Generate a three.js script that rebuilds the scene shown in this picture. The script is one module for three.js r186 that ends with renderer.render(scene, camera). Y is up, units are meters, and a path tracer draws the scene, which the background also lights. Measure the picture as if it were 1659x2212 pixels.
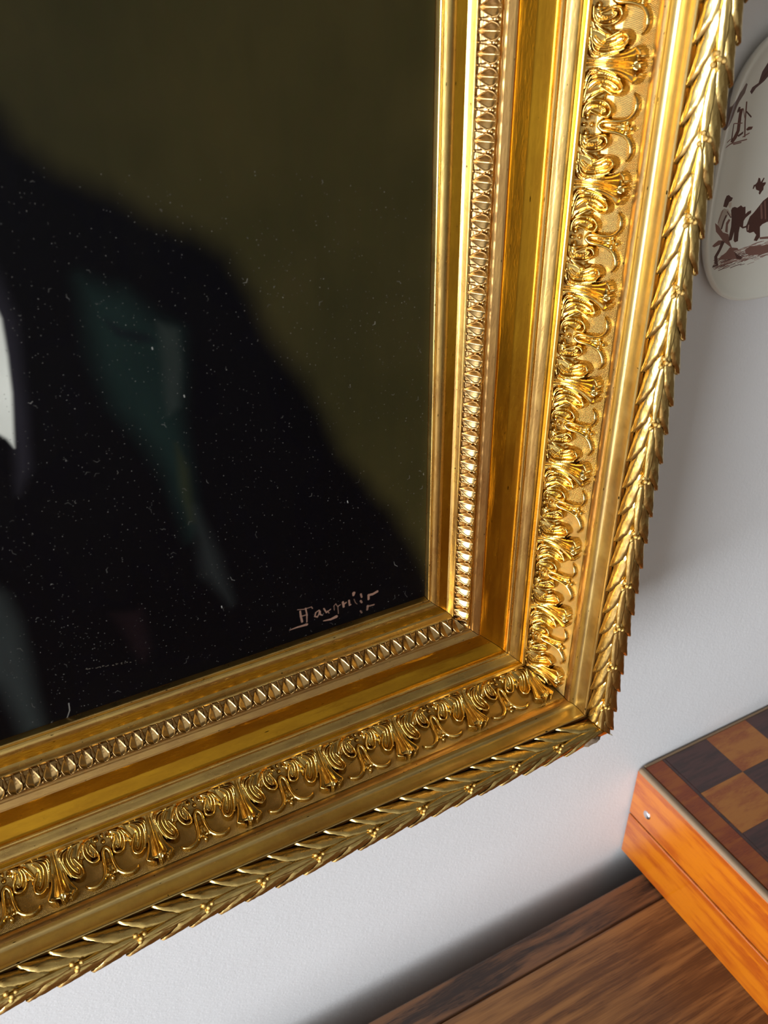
import * as THREE from 'three';
import { toCreasedNormals, mergeGeometries } from 'three/addons/utils/BufferGeometryUtils.js';
import { RoundedBoxGeometry } from 'three/addons/geometries/RoundedBoxGeometry.js';
import { RectAreaLightUniformsLib } from 'three/addons/lights/RectAreaLightUniformsLib.js';

// ---------------------------------------------------------------- camera, light, exposure
const D = 0.36;                                   // metres from the lens to the plane of the frame's sight edge
const EYE = new THREE.Vector3(0, 1.54, 1.05 * D); // the wall's surface is z = 0
const FW = 1659, FH = 2212, FOCAL = 1860;
const scene = new THREE.Scene();
const camera = new THREE.PerspectiveCamera(2 * Math.atan(FH / 2 / FOCAL) * 180 / Math.PI, FW / FH, 0.02, 40);
camera.position.copy(EYE);
camera.rotation.set(-32.297 * Math.PI / 180, -27.31 * Math.PI / 180, -0.735 * Math.PI / 180, 'YXZ');
camera.focus = 0.50;
camera.userData.fStop = 15;
camera.updateMatrixWorld(true);

const renderer = new THREE.WebGLRenderer({ antialias: true });
renderer.toneMapping = THREE.LinearToneMapping;
renderer.toneMappingExposure = 1.0;
renderer.shadowMap.enabled = true;
scene.background = new THREE.Color().setRGB(1.6, 1.85, 2.2);       // overcast sky outside the window

RectAreaLightUniformsLib.init();
// daylight from the tall window in the wall on the left
const WIN = { x: -2.95, y0: 0.45, y1: 2.20, z0: 0.25, z1: 2.55 };
const daylight = new THREE.RectAreaLight(new THREE.Color().setRGB(0.95, 0.98, 1.01), 19, WIN.z1 - WIN.z0, WIN.y1 - WIN.y0);
daylight.position.set(WIN.x + 0.03, (WIN.y0 + WIN.y1) / 2, (WIN.z0 + WIN.z1) / 2);
daylight.lookAt(5, (WIN.y0 + WIN.y1) / 2, (WIN.z0 + WIN.z1) / 2);
daylight.name = 'window_daylight';
scene.add(daylight);

// ---------------------------------------------------------------- helpers
let seed = 7;
const rnd = () => { seed = (seed * 1664525 + 1013904223) >>> 0; return seed / 4294967296; };
const clamp = (x, a = 0, b = 1) => Math.min(b, Math.max(a, x));
const mix = (a, b, t) => a + (b - a) * t;
const sstep = (a, b, x) => { const t = clamp((x - a) / (b - a)); return t * t * (3 - 2 * t); };
const hash = (x, y) => { let n = (Math.imul(x, 374761393) + Math.imul(y, 668265263)) | 0; n = Math.imul(n ^ (n >>> 13), 1274126177); return ((n ^ (n >>> 16)) >>> 0) / 4294967296; };
function vnoise(x, y, per = 0) {
  const xi = Math.floor(x), yi = Math.floor(y), fx = x - xi, fy = y - yi, pq = Array.isArray(per) ? per : [per, per], wr = (q) => q ? (v) => ((v % q) + q) % q : (v) => v, w = wr(pq[0]), wy = wr(pq[1]);
  const a = hash(w(xi), wy(yi)), b = hash(w(xi + 1), wy(yi)), c = hash(w(xi), wy(yi + 1)), d = hash(w(xi + 1), wy(yi + 1));
  const u = fx * fx * (3 - 2 * fx), v = fy * fy * (3 - 2 * fy);
  return mix(mix(a, b, u), mix(c, d, u), v);
}
const fbm = (x, y, o = 4, per = 0) => { let s = 0, a = 0.5, f = 1; for (let i = 0; i < o; i++) { s += a * vnoise(x * f, y * f, Array.isArray(per) ? [per[0] * f, per[1] * f] : per * f); a *= 0.5; f *= 2; } return s; };
function tex(w, h, fn, srgb = true, repeat = true) {                 // fn(x 0..1, y 0..1) -> [r, g, b] 0..1 (as stored)
  const data = new Uint8Array(w * h * 4);
  for (let j = 0; j < h; j++) for (let i = 0; i < w; i++) {
    const c = fn((i + 0.5) / w, (j + 0.5) / h), k = (j * w + i) * 4;
    data[k] = clamp(c[0]) * 255; data[k + 1] = clamp(c[1]) * 255; data[k + 2] = clamp(c[2]) * 255; data[k + 3] = 255;
  }
  const t = new THREE.DataTexture(data, w, h, THREE.RGBAFormat);
  t.magFilter = THREE.LinearFilter; t.minFilter = THREE.LinearMipmapLinearFilter; t.generateMipmaps = true;
  if (repeat) t.wrapS = t.wrapT = THREE.RepeatWrapping;
  if (srgb) t.colorSpace = THREE.SRGBColorSpace;
  t.needsUpdate = true;
  return t;
}
const tile = (t, metres, m2 = metres) => { const c = t.clone(); c.repeat.set(1 / metres, 1 / m2); c.needsUpdate = true; return c; };
const lin = (r, g, b) => new THREE.Color().setRGB(r, g, b);
const names = {};
const numbered = (n) => { const k = names[n] = (names[n] ?? -1) + 1; return k ? n + '_' + String(k).padStart(3, '0') : n; };
function mesh(name, g, m, parent) { const o = new THREE.Mesh(g, m); o.name = parent ? name : numbered(name); o.castShadow = o.receiveShadow = true; (parent || scene).add(o); return o; }
function group(name, parent) { const o = new THREE.Group(); o.name = parent ? name : numbered(name); (parent || scene).add(o); return o; }
function tag(o, label, category, grp) { o.userData.label = label; o.userData.category = category; if (grp) o.userData.group = grp; return o; }
function struct(o, label, category) { o.userData = { kind: 'structure', label, category }; return o; }
function uvBox(g, sx = 1) {                                          // uv in metres from position, by the facing of each face
  g = g.index ? g.toNonIndexed() : g; const p = g.attributes.position, n = g.attributes.normal, uv = new Float32Array(p.count * 2);
  for (let i = 0; i < p.count; i++) {
    const ax = Math.abs(n.getX(i)), ay = Math.abs(n.getY(i)), az = Math.abs(n.getZ(i));
    let a, b; if (ay >= ax && ay >= az) { a = p.getX(i); b = p.getZ(i); } else if (ax >= az) { a = p.getZ(i); b = p.getY(i); } else { a = p.getX(i); b = p.getY(i); }
    uv[2 * i] = a * sx; uv[2 * i + 1] = b * sx;
  }
  g.setAttribute('uv', new THREE.BufferAttribute(uv, 2)); return g;
}
function box(x0, x1, y0, y1, z0, z1, r = 0) {
  const g = r ? new RoundedBoxGeometry(x1 - x0, y1 - y0, z1 - z0, 3, r) : new THREE.BoxGeometry(x1 - x0, y1 - y0, z1 - z0);
  g.translate((x0 + x1) / 2, (y0 + y1) / 2, (z0 + z1) / 2); return uvBox(g);
}
// a pixel of the photograph as a point on the plane z = const (wall-parallel)
function onPlane(px, py, z) {
  const d = new THREE.Vector3(px - FW / 2, -(py - FH / 2), -FOCAL).applyQuaternion(camera.quaternion);
  return d.multiplyScalar((z - EYE.z) / d.z).add(EYE);
}
const RX = (a) => EYE.x + a * D, RY = (b) => EYE.y + b * D, RZ = (c) => EYE.z + c * D;   // survey units (lens distances) to metres

// ---------------------------------------------------------------- the room
const plasterBump = tex(512, 512, (x, y) => { const v = 0.6 * fbm(x * 48, y * 48, 3, 48) + 0.5 * fbm(x * 12, y * 12, 2, 12); return [v, v, v]; }, false);
const plasterTint = tex(256, 256, (x, y) => { const v = 0.975 + 0.035 * (fbm(x * 6, y * 6, 4, 6) - 0.5); return [v, v, v * 1.0]; });
const wallPaint = new THREE.MeshStandardMaterial({ name: 'wall paint', color: lin(0.755, 0.765, 0.785), roughness: 0.62, map: tile(plasterTint, 0.7), bumpMap: tile(plasterBump, 0.07), bumpScale: 0.00015 });
const ceilPaint = new THREE.MeshStandardMaterial({ name: 'ceiling paint', color: lin(0.40, 0.39, 0.36), roughness: 0.9 });
const floorWood = new THREE.MeshStandardMaterial({ name: 'floor boards', color: lin(0.16, 0.075, 0.03), roughness: 0.45 });
const duskPaint = new THREE.MeshStandardMaterial({ name: 'grey brown ceiling boards', color: lin(0.20, 0.185, 0.155), roughness: 0.9 });
const warmPaint = new THREE.MeshStandardMaterial({ name: 'brown wall paint', color: lin(0.10, 0.08, 0.055), roughness: 0.8 });
const ROOM = { x0: -3.0, x1: 2.3, z1: 3.4, h: 2.6, t: 0.2 };
struct(mesh('wall_back', box(ROOM.x0 - ROOM.t, ROOM.x1 + ROOM.t, -0.1, ROOM.h, -ROOM.t, 0), wallPaint), 'pale grey painted wall behind the gilt frame', 'wall');
struct(mesh('wall_right', box(ROOM.x1, ROOM.x1 + ROOM.t, -0.1, ROOM.h, 0, ROOM.z1), warmPaint), 'brown painted side wall of the room', 'wall');
struct(mesh('wall_front', box(ROOM.x0 - ROOM.t, ROOM.x1 + ROOM.t, -0.1, ROOM.h, ROOM.z1, ROOM.z1 + ROOM.t), ceilPaint), 'pale painted wall across the room', 'wall');
struct(mesh('floor', box(ROOM.x0, ROOM.x1, -0.1, 0, 0, ROOM.z1), floorWood), 'brown wooden floor', 'floor');
struct(mesh('ceiling', box(ROOM.x0 - ROOM.t, ROOM.x1 + ROOM.t, ROOM.h, ROOM.h + 0.1, -ROOM.t, ROOM.z1 + ROOM.t), duskPaint), 'grey brown boarded ceiling', 'ceiling');
{
  const x0 = ROOM.x0 - ROOM.t, x1 = ROOM.x0, w = WIN;
  const g = mergeGeometries([box(x0, x1, -0.1, w.y0, 0, ROOM.z1), box(x0, x1, w.y1, ROOM.h, 0, ROOM.z1), box(x0, x1, w.y0, w.y1, 0, w.z0), box(x0, x1, w.y0, w.y1, w.z1, ROOM.z1)]);
  struct(mesh('wall_left', g, warmPaint), 'brown painted side wall with the window', 'wall');
  const win = struct(group('window_1'), 'tall white casement window', 'window');
  const white = new THREE.MeshStandardMaterial({ name: 'white gloss paint', color: lin(0.8, 0.8, 0.78), roughness: 0.35 });
  const f = 0.05, xa = x0 + 0.02, xb = x0 + 0.08, zm = (w.z0 + w.z1) / 2;
  mesh('window_frame', mergeGeometries([box(xa, xb, w.y0, w.y0 + f, w.z0, w.z1), box(xa, xb, w.y1 - f, w.y1, w.z0, w.z1), box(xa, xb, w.y0 + f, w.y1 - f, w.z0, w.z0 + f), box(xa, xb, w.y0 + f, w.y1 - f, w.z1 - f, w.z1), box(xa, xb, w.y0 + f, w.y1 - f, zm - f / 2, zm + f / 2)]), white, win);
  const glass = new THREE.MeshPhysicalMaterial({ name: 'window glass', color: 0xffffff, roughness: 0, transmission: 1, thickness: 0, ior: 1.5 });
  for (const [a, b] of [[w.z0 + f, zm - f / 2], [zm + f / 2, w.z1 - f]]) mesh('pane', box(xa + 0.025, xa + 0.029, w.y0 + f, w.y1 - f, a, b), glass, win);
}

// ---------------------------------------------------------------- gilding
const goldMap = tex(1024, 1024, (x, y) => {
  const n = fbm(x * 10, y * 10, 4, 10), f = fbm(x * 90, y * 90, 2, 90);
  let v = 0.90 + 0.16 * (n - 0.5) + 0.06 * (f - 0.5), r = v, g = v, b = v;
  return [r, g * (0.99 + 0.05 * (n - 0.5)), b];
});
{ // small dark fly specks and rubbed dots, with outlines of their own
  const d = goldMap.image.data;
  for (let k = 0; k < 60; k++) {
    const cx = rnd() * 1024, cy = rnd() * 1024, r = 1.5 + rnd() * rnd() * 5, light = rnd() < 0.25, e = 0.6 + rnd() * 0.8;
    for (let j = -12; j <= 12; j++) for (let i = -14; i <= 14; i++) {
      const q = Math.hypot(i * e, j) + 2.2 * (vnoise(cx + i * 0.5, cy + j * 0.5) - 0.5); if (q > r) continue;
      const p = ((((cy + j + 1024) | 0) % 1024) * 1024 + (((cx + i + 1024) | 0) % 1024)) * 4, s = light ? 1.12 : 0.34;
      for (let c = 0; c < 3; c++) d[p + c] = Math.min(255, d[p + c] * s);
    }
  }
}
const goldRough = tex(512, 512, (x, y) => { const v = 0.80 + 0.3 * (fbm(x * 14, y * 14, 4, 14) - 0.45); return [v, v, v]; }, false);
const goldBump = tex(512, 512, (x, y) => { const v = fbm(x * 16, y * 16, 4, 16); return [v, v, v]; }, false);
function gold(name, c, rough, bump = 0.00025, tileM = 0.16) {
  return new THREE.MeshStandardMaterial({ name, color: lin(...c), metalness: 1, roughness: rough, map: tile(goldMap, tileM), roughnessMap: tile(goldRough, 0.11), bumpMap: tile(goldBump, 0.05), bumpScale: bump });
}
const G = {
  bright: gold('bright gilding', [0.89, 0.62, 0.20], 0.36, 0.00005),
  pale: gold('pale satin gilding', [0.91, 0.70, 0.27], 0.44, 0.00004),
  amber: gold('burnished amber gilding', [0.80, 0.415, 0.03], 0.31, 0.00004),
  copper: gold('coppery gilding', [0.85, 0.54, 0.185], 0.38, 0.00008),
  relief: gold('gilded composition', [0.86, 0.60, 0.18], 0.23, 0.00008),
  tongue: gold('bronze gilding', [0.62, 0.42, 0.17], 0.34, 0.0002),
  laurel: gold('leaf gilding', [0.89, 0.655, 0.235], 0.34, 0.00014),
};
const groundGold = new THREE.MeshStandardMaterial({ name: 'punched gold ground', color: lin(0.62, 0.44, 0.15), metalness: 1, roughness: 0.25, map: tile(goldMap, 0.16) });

// ---------------------------------------------------------------- mouldings of the frame: u outward from the sight edge, z towards the viewer (survey units)
const arc = (cu, cz, r, a0, a1, n) => Array.from({ length: n + 1 }, (_, i) => { const a = mix(a0, a1, i / n) * Math.PI / 180; return [cu - r * Math.sin(a), cz + r * Math.cos(a)]; });
const smooth = (pts, n = 4) => new THREE.CatmullRomCurve3(pts.map(([a, b]) => new THREE.Vector3(a, b, 0)), false, 'centripetal').getPoints((pts.length - 1) * n).map((p) => [p.x, p.y]);
const LC = [0.2560, 0.186], LR = 0.0195;
const bandGround = smooth([[0.1720, 0.055], [0.180, 0.058], [0.190, 0.0655], [0.199, 0.076], [0.2065, 0.091], [0.2115, 0.108], [0.2140, 0.122], [0.2150, 0.1325]], 4);
const tongueGround = smooth([[0.0432, 0.0150], [0.0490, 0.0255], [0.0550, 0.0345], [0.0595, 0.0385]], 4);
const PROFILE = [
  ['sight_moulding', 'bright', [[0, -0.03], [0, -0.001], ...smooth([[0.0002, 0.0002], [0.0012, 0.0014], [0.0026, 0.0014], [0.0036, 0.0006]], 2), [0.0042, 0.0006], ...smooth([[0.0048, 0.0030], [0.008, 0.0056], [0.012, 0.0068], [0.016, 0.0064], [0.019, 0.0052], [0.0204, 0.0040]], 3)]],
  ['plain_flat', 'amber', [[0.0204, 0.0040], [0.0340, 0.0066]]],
  ['inner_fillet', 'bright', [...smooth([[0.0340, 0.0066], [0.0368, 0.0088], [0.0386, 0.0128], [0.0394, 0.0170]], 3), [0.0401, 0.0181], [0.0428, 0.0184], [0.0432, 0.0150]]],
  ['tongue_ground', 'tongue', [...tongueGround, [0.0615, 0.0380], [0.0622, 0.0310], [0.0640, 0.0300]]],
  ['coppery_fillet', 'copper', [[0.0640, 0.0300], ...smooth([[0.0648, 0.0335], [0.0660, 0.0352], [0.0675, 0.0352], [0.0685, 0.0344]], 2), [0.0695, 0.0350], [0.0708, 0.0368], [0.0790, 0.0404], [0.0816, 0.0412], [0.0826, 0.0400]]],
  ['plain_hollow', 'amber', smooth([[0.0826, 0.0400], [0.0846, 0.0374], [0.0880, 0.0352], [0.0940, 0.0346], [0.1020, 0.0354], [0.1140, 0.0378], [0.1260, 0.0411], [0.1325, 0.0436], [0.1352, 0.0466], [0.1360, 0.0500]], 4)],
  ['outer_fillet', 'bright', [...smooth([[0.1360, 0.0500], [0.1367, 0.0520], [0.1385, 0.0528], [0.1405, 0.0524]], 2), [0.1415, 0.0488], [0.1438, 0.0484], ...smooth([[0.1448, 0.0510], [0.1480, 0.0532], [0.1515, 0.0568], [0.1545, 0.0594], [0.1575, 0.0602], [0.1605, 0.0598]], 3)]],
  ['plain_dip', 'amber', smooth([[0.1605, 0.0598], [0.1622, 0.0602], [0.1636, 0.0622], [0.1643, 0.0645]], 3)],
  ['edge_fillet', 'bright', [[0.1643, 0.0645], [0.1652, 0.0660], [0.1700, 0.0660], [0.1709, 0.0645], [0.1712, 0.0570], [0.1720, 0.0550]]],
  ['punched_ground', 'ground', bandGround],
  ['coppery_riser', 'copper', [[0.2150, 0.1325], [0.2142, 0.1332], [0.2140, 0.1345], [0.2148, 0.1425], [0.2154, 0.1440], [0.2165, 0.1442]]],
  ['outer_hollow', 'pale', smooth([[0.2165, 0.1442], [0.2215, 0.1420], [0.2268, 0.1420], [0.2308, 0.1450], [0.2328, 0.1508], [0.2328, 0.1580], [0.2315, 0.1650], [0.2298, 0.1716]], 5)],
  ['top_fillet', 'pale', [[0.2298, 0.1716], [0.2298, 0.1738], [0.2308, 0.1744], [0.2320, 0.1744], [0.2325, 0.1722], [0.2334, 0.1720], [0.2340, 0.1738], [0.2400, 0.1722], [0.2414, 0.1708], [0.2424, 0.1680], [0.2444, 0.1660]]],
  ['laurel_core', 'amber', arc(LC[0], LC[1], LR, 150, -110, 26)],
  ['side_board', 'copper', [arc(LC[0], LC[1], LR, 150, -110, 26).pop(), [0.2640, 0.166], [0.2600, 0.150], [0.2600, -0.05]]],
];
function sweep(prof, half, segs, gap = 0.00022) {                     // along local x, mitred at both ends; outward is local y from the sight edge
  const pos = [], uv = [], idx = []; let L = 0; const n = prof.length;
  for (let i = 0; i < n; i++) {
    const [u, z] = prof[i]; if (i) L += Math.hypot(u - prof[i - 1][0], z - prof[i - 1][1]) * D;
    for (let k = 0; k <= segs; k++) {
      const e = half + u * D - gap, s = mix(-e, e, k / segs);
      pos.push(s, u * D, z * D + 0.00012 * (vnoise(s * 60 + 50, u * 90) - 0.5)); uv.push(s, L + u);
    }
  }
  for (let i = 0; i + 1 < n; i++) for (let k = 0; k < segs; k++) { const a = i * (segs + 1) + k, b = a + 1, c = a + segs + 1, d = c + 1; idx.push(a, b, c, b, d, c); }
  const g = new THREE.BufferGeometry();
  g.setAttribute('position', new THREE.Float32BufferAttribute(pos, 3)); g.setAttribute('uv', new THREE.Float32BufferAttribute(uv, 2)); g.setIndex(idx);
  return toCreasedNormals(g, 0.5);
}
// relief modelled as a height over a ground curve; only the raised part is meshed
function table(prof) {
  const p = prof.map(([u, z]) => [u * D, z * D]), l = [0]; for (let i = 1; i < p.length; i++) l.push(l[i - 1] + Math.hypot(p[i][0] - p[i - 1][0], p[i][1] - p[i - 1][1]));
  const tan = p.map((_, i) => { const a = p[Math.max(0, i - 1)], b = p[Math.min(p.length - 1, i + 1)], q = Math.hypot(b[0] - a[0], b[1] - a[1]); return [(b[0] - a[0]) / q, (b[1] - a[1]) / q]; });
  return { len: l[l.length - 1], at(v) {
    let i = 0; while (i < p.length - 2 && l[i + 1] < v) i++;
    const t = (v - l[i]) / (l[i + 1] - l[i]), f = clamp(t), tu = mix(tan[i][0], tan[i + 1][0], f), tz = mix(tan[i][1], tan[i + 1][1], f), q = Math.hypot(tu, tz);
    return [mix(p[i][0], p[i + 1][0], t), mix(p[i][1], p[i + 1][1], t), -tz / q, tu / q];
  } };
}
function relief(curve, s0, s1, ns, v0, v1, nv, height, cut) {         // cut: [offset of the piece along the rail, half length] for pieces cut by the mitre
  const P = [], U = [], H = [];
  for (let j = 0; j <= nv; j++) for (let i = 0; i <= ns; i++) {
    const s = mix(s0, s1, i / ns), v = mix(v0, v1, j / nv), h = height(s, v); H.push(h);
    const [u, z, nu, nz] = curve.at(v), hh = h > 0 ? h : -0.0008;
    let ss = s; const uu = u + nu * hh; if (cut) { const e = cut[1] + uu - 0.0003; ss = clamp(s + cut[0], -e, e) - cut[0]; }
    P.push(ss, uu, z + nz * hh); U.push(s, v);
  }
  const idx = [], w = ns + 1, use = new Map(), pos = [], uv = [];
  const id = (k) => { let r = use.get(k); if (r === undefined) { r = use.size; use.set(k, r); pos.push(P[3 * k], P[3 * k + 1], P[3 * k + 2]); uv.push(U[2 * k], U[2 * k + 1]); } return r; };
  for (let j = 0; j < nv; j++) for (let i = 0; i < ns; i++) {
    const a = j * w + i, b = a + 1, c = a + w, d = c + 1;
    if (Math.max(H[a], H[b], H[c], H[d]) <= 0) continue;
    idx.push(id(a), id(b), id(c), id(b), id(d), id(c));
  }
  const g = new THREE.BufferGeometry();
  g.setAttribute('position', new THREE.Float32BufferAttribute(pos, 3)); g.setAttribute('uv', new THREE.Float32BufferAttribute(uv, 2)); g.setIndex(idx); g.computeVertexNormals();
  return g;
}
// a ridge along a line of points [s, v, radius, height]
function ridge(pts, s, v, was) {
  let best = was;
  for (let i = 0; i + 1 < pts.length; i++) {
    const a = pts[i], b = pts[i + 1], dx = b[0] - a[0], dy = b[1] - a[1], t = clamp(((s - a[0]) * dx + (v - a[1]) * dy) / (dx * dx + dy * dy + 1e-12));
    const r = mix(a[2], b[2], t), d = Math.hypot(s - a[0] - dx * t, v - a[1] - dy * t); if (d >= r) continue;
    const h = mix(a[3], b[3], t) * Math.sqrt(1 - (d / r) * (d / r)); if (h > best) best = h;
  }
  return best;
}
const curved = (pts, n = 4) => { const c = new THREE.CatmullRomCurve3(pts.map(([a, b]) => new THREE.Vector3(a, b, 0)), false, 'centripetal').getPoints((pts.length - 1) * n); return c.map((p, i) => { const f = i / n, k = Math.min(pts.length - 2, Math.floor(f)), t = f - k; return [p.x, p.y, mix(pts[k][2], pts[k + 1][2], t), mix(pts[k][3], pts[k + 1][3], t)]; }); };
const ball = (s, v, r, h, x, y, was) => { const d = Math.hypot(s - x, v - y); return d < r ? Math.max(was, h * Math.sqrt(1 - (d / r) ** 2) + h * 0.25) : was; };

const CELL = 0.1410 * D, BAND = table(bandGround), BV = BAND.len / CELL;        // v runs 0..BV in cells
// acanthus: points read off one leaf, [s, t] in cells from the palmette's axis and shares of the band
const A = (list, r, h, k = 1) => curved(list.map(([s, t, kr = 1, kh = 1]) => [s, t * BV * k, r * kr, h * kh]), 3);
const lobes = {
  fill: [A([[-0.20, 0.02], [-0.17, 0.2], [-0.175, 0.38], [-0.195, 0.5, 0.8]], 0.085, 0.038, 1.1), A([[-0.37, 0.03, 0.8], [-0.355, 0.16], [-0.365, 0.32, 0.95]], 0.068, 0.034, 1.1), A([[-0.06, 0.0], [-0.08, 0.15], [-0.09, 0.32], [-0.10, 0.42, 0.6]], 0.06, 0.036, 1.1), A([[-0.29, 0.02], [-0.275, 0.16], [-0.255, 0.30, 0.6]], 0.062, 0.032, 1.1)],
  ridges: [
    A([[-0.27, 0.03, 0.8], [-0.19, 0.05], [-0.108, 0.115], [-0.08, 0.25], [-0.098, 0.42], [-0.137, 0.55, 1.2, 1.15], [-0.195, 0.605, 1.35, 1.25], [-0.236, 0.56, 1.25, 1.2], [-0.24, 0.46], [-0.21, 0.36], [-0.185, 0.27, 0.7, 0.8]], 0.0165, 0.078, 1.1),
    A([[-0.235, 0.05, 0.7, 0.8], [-0.16, 0.10], [-0.122, 0.2], [-0.128, 0.34], [-0.165, 0.47, 1.1], [-0.195, 0.52, 1.1], [-0.208, 0.47, 0.9, 0.9], [-0.19, 0.41, 0.8, 0.8]], 0.0135, 0.066, 1.1),
    A([[-0.20, 0.12, 0.7], [-0.158, 0.22], [-0.16, 0.33], [-0.176, 0.40, 0.9, 0.9]], 0.012, 0.060, 1.1),
    A([[-0.43, 0.04, 0.8], [-0.345, 0.055], [-0.30, 0.15], [-0.29, 0.28], [-0.317, 0.40, 1.1], [-0.37, 0.462, 1.3, 1.2], [-0.413, 0.425, 1.25, 1.2], [-0.42, 0.33], [-0.395, 0.23], [-0.375, 0.15, 0.7]], 0.0165, 0.068, 1.1),
    A([[-0.395, 0.06, 0.7], [-0.335, 0.12], [-0.325, 0.24], [-0.35, 0.35], [-0.378, 0.38, 1.1], [-0.387, 0.33, 0.8]], 0.013, 0.058, 1.1),
    A([[-0.36, 0.17, 0.7], [-0.353, 0.25], [-0.36, 0.30, 0.8]], 0.010, 0.052, 1.1),
    A([[-0.295, 0.10, 0.6], [-0.265, 0.18, 1.3, 1.1], [-0.235, 0.27, 1.3, 1.1], [-0.225, 0.32, 0.7]], 0.019, 0.060, 1.1),
    A([[-0.20, 0.02, 0.8], [-0.11, 0.05], [-0.066, 0.13], [-0.062, 0.24], [-0.085, 0.42], [-0.115, 0.55, 0.8]], 0.013, 0.082, 1.1),
    A([[-0.14, 0.02, 0.8], [-0.075, 0.055], [-0.048, 0.13], [-0.05, 0.22, 0.7]], 0.011, 0.080, 1.1),
  ],
};
const stemHalf = (t) => t < 0.55 ? mix(0.050, 0.086, Math.pow(t / 0.55, 1.4)) : t < 0.82 ? mix(0.086, 0.150, Math.pow((t - 0.55) / 0.27, 1.2)) : 0.150 * Math.sqrt(Math.max(0, 1 - ((t - 0.82) / 0.125) ** 2));
function acanthus(sM, vM) {
  const s = -Math.abs(sM / CELL), v = vM / CELL, t = v / BV; let h = 0;
  for (const p of lobes.fill) h = ridge(p, s, v, h);
  for (const p of lobes.ridges) h = ridge(p, s, v, h);
  h = ball(s, v, 0.03, 0.04, -0.435, 0.15 * BV, h);
  // belly of the leaf near its root
  if (h > 0) h += 0.030 * Math.exp(-(((t - 0.22) / 0.2) ** 2));
  const w = stemHalf(t), q = -s / w;
  if (t < 0.945 && q < 1) {
    const end = sstep(0.66, 0.86, t), lobe = 0.5 + 0.5 * Math.cos(q * Math.PI * 2);                 // three lobes at the flared end
    if (t < 0.945 - 0.07 * (1 - lobe) * end) {
      let hp = mix(0.052, 0.118, sstep(0.05, 0.8, t)) * (0.6 + 0.4 * Math.pow(1 - q * q, 0.5));
      hp += 0.026 * (lobe - 0.6) * end - 0.020 * Math.exp(-(((q - 0.5) / 0.22) ** 2)) * sstep(0.15, 0.5, t) * (1 - end);
      hp += (1 - end * 0.6) * (0.012 * Math.exp(-((s / 0.006) ** 2)) - 0.016 * Math.exp(-(((s + 0.0135) / 0.006) ** 2)));
      hp -= 0.045 * Math.exp(-((s / 0.022) ** 2)) * sstep(0.84, 0.92, t);
      if (hp > h) h = hp;
    }
  }
  return h > 0 ? h * CELL : 0;
}
const tulipArm = A([[-0.008, 0.325, 1.1, 0.9], [-0.034, 0.38, 1.25], [-0.042, 0.50, 1.1], [-0.05, 0.64, 1.15], [-0.075, 0.775, 1.25], [-0.135, 0.865, 1.1], [-0.195, 0.885], [-0.25, 0.85, 0.8, 0.85], [-0.275, 0.80, 0.45, 0.6]], 0.024, 0.058);
const tulipPistil = A([[0, 0.50, 0.7], [0, 0.65], [0, 0.8]], 0.013, 0.032), tulipSide = A([[-0.006, 0.58, 0.7], [-0.022, 0.68], [-0.032, 0.76]], 0.012, 0.03);
function tulip(sM, vM) {
  const s = -Math.abs(sM / CELL), v = vM / CELL; let h = ridge(tulipArm, s, v, 0);
  h = ridge(tulipPistil, s, v, h); h = ridge(tulipSide, s, v, h);
  h = ball(s, v, 0.025, 0.042, -0.034, 0.765 * BV, h); h = ball(s, v, 0.027, 0.044, 0, 0.845 * BV, h);
  h = ball(s, v, 0.026, 0.036, 0, 0.225 * BV, h); h = ball(s, v * 0.6, 0.02, 0.03, 0, 0.12 * BV * 0.6, h);
  return h * CELL;
}
// lamb's-tongue leaves of the inner enrichment
const PITCH = 0.02425 * D, TONG = table(tongueGround), TV = TONG.len / PITCH;
function tongue(sM, vM) {
  const s0 = sM / PITCH, v = vM / PITCH, t = v / TV; let h = 0; const s = Math.abs(s0);
  const w = t < 0.05 || t > 1.03 ? 0 : t < 0.70 ? 0.475 * Math.pow((t - 0.05) / 0.65, 0.8) : 0.475 * Math.sqrt(Math.max(0, 1 - ((t - 0.70) / 0.33) ** 2));
  if (w > 0.015 && s < w) {                                            // folded leaf: rim high, two halves sloping down to the midrib
    const q = s / w, body = 0.07 + 0.20 * Math.pow(q, 0.9) * mix(0.75, 1.1, t) + 0.012 * Math.exp(-((s / 0.02) ** 2)) * (1 - t);
    h = (body + 0.07 * Math.exp(-(((q - 0.88) / 0.09) ** 2)) + 0.08 * sstep(0.8, 1.0, t)) * Math.pow(1 - Math.pow(q, 12), 0.5);
  }
  h = ridge([[0.5, 0.10 * TV, 0.07, 0.07], [0.5, 0.5 * TV, 0.16, 0.10], [0.5, 0.66 * TV, 0.08, 0.07]], s0, v, h);
  h = ball(s0, v, 0.085, 0.13, 0.5, 0.14 * TV, h); h = ball(s0, v, 0.125, 0.20, 0.5, 0.90 * TV, h);
  return h * PITCH;
}

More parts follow.
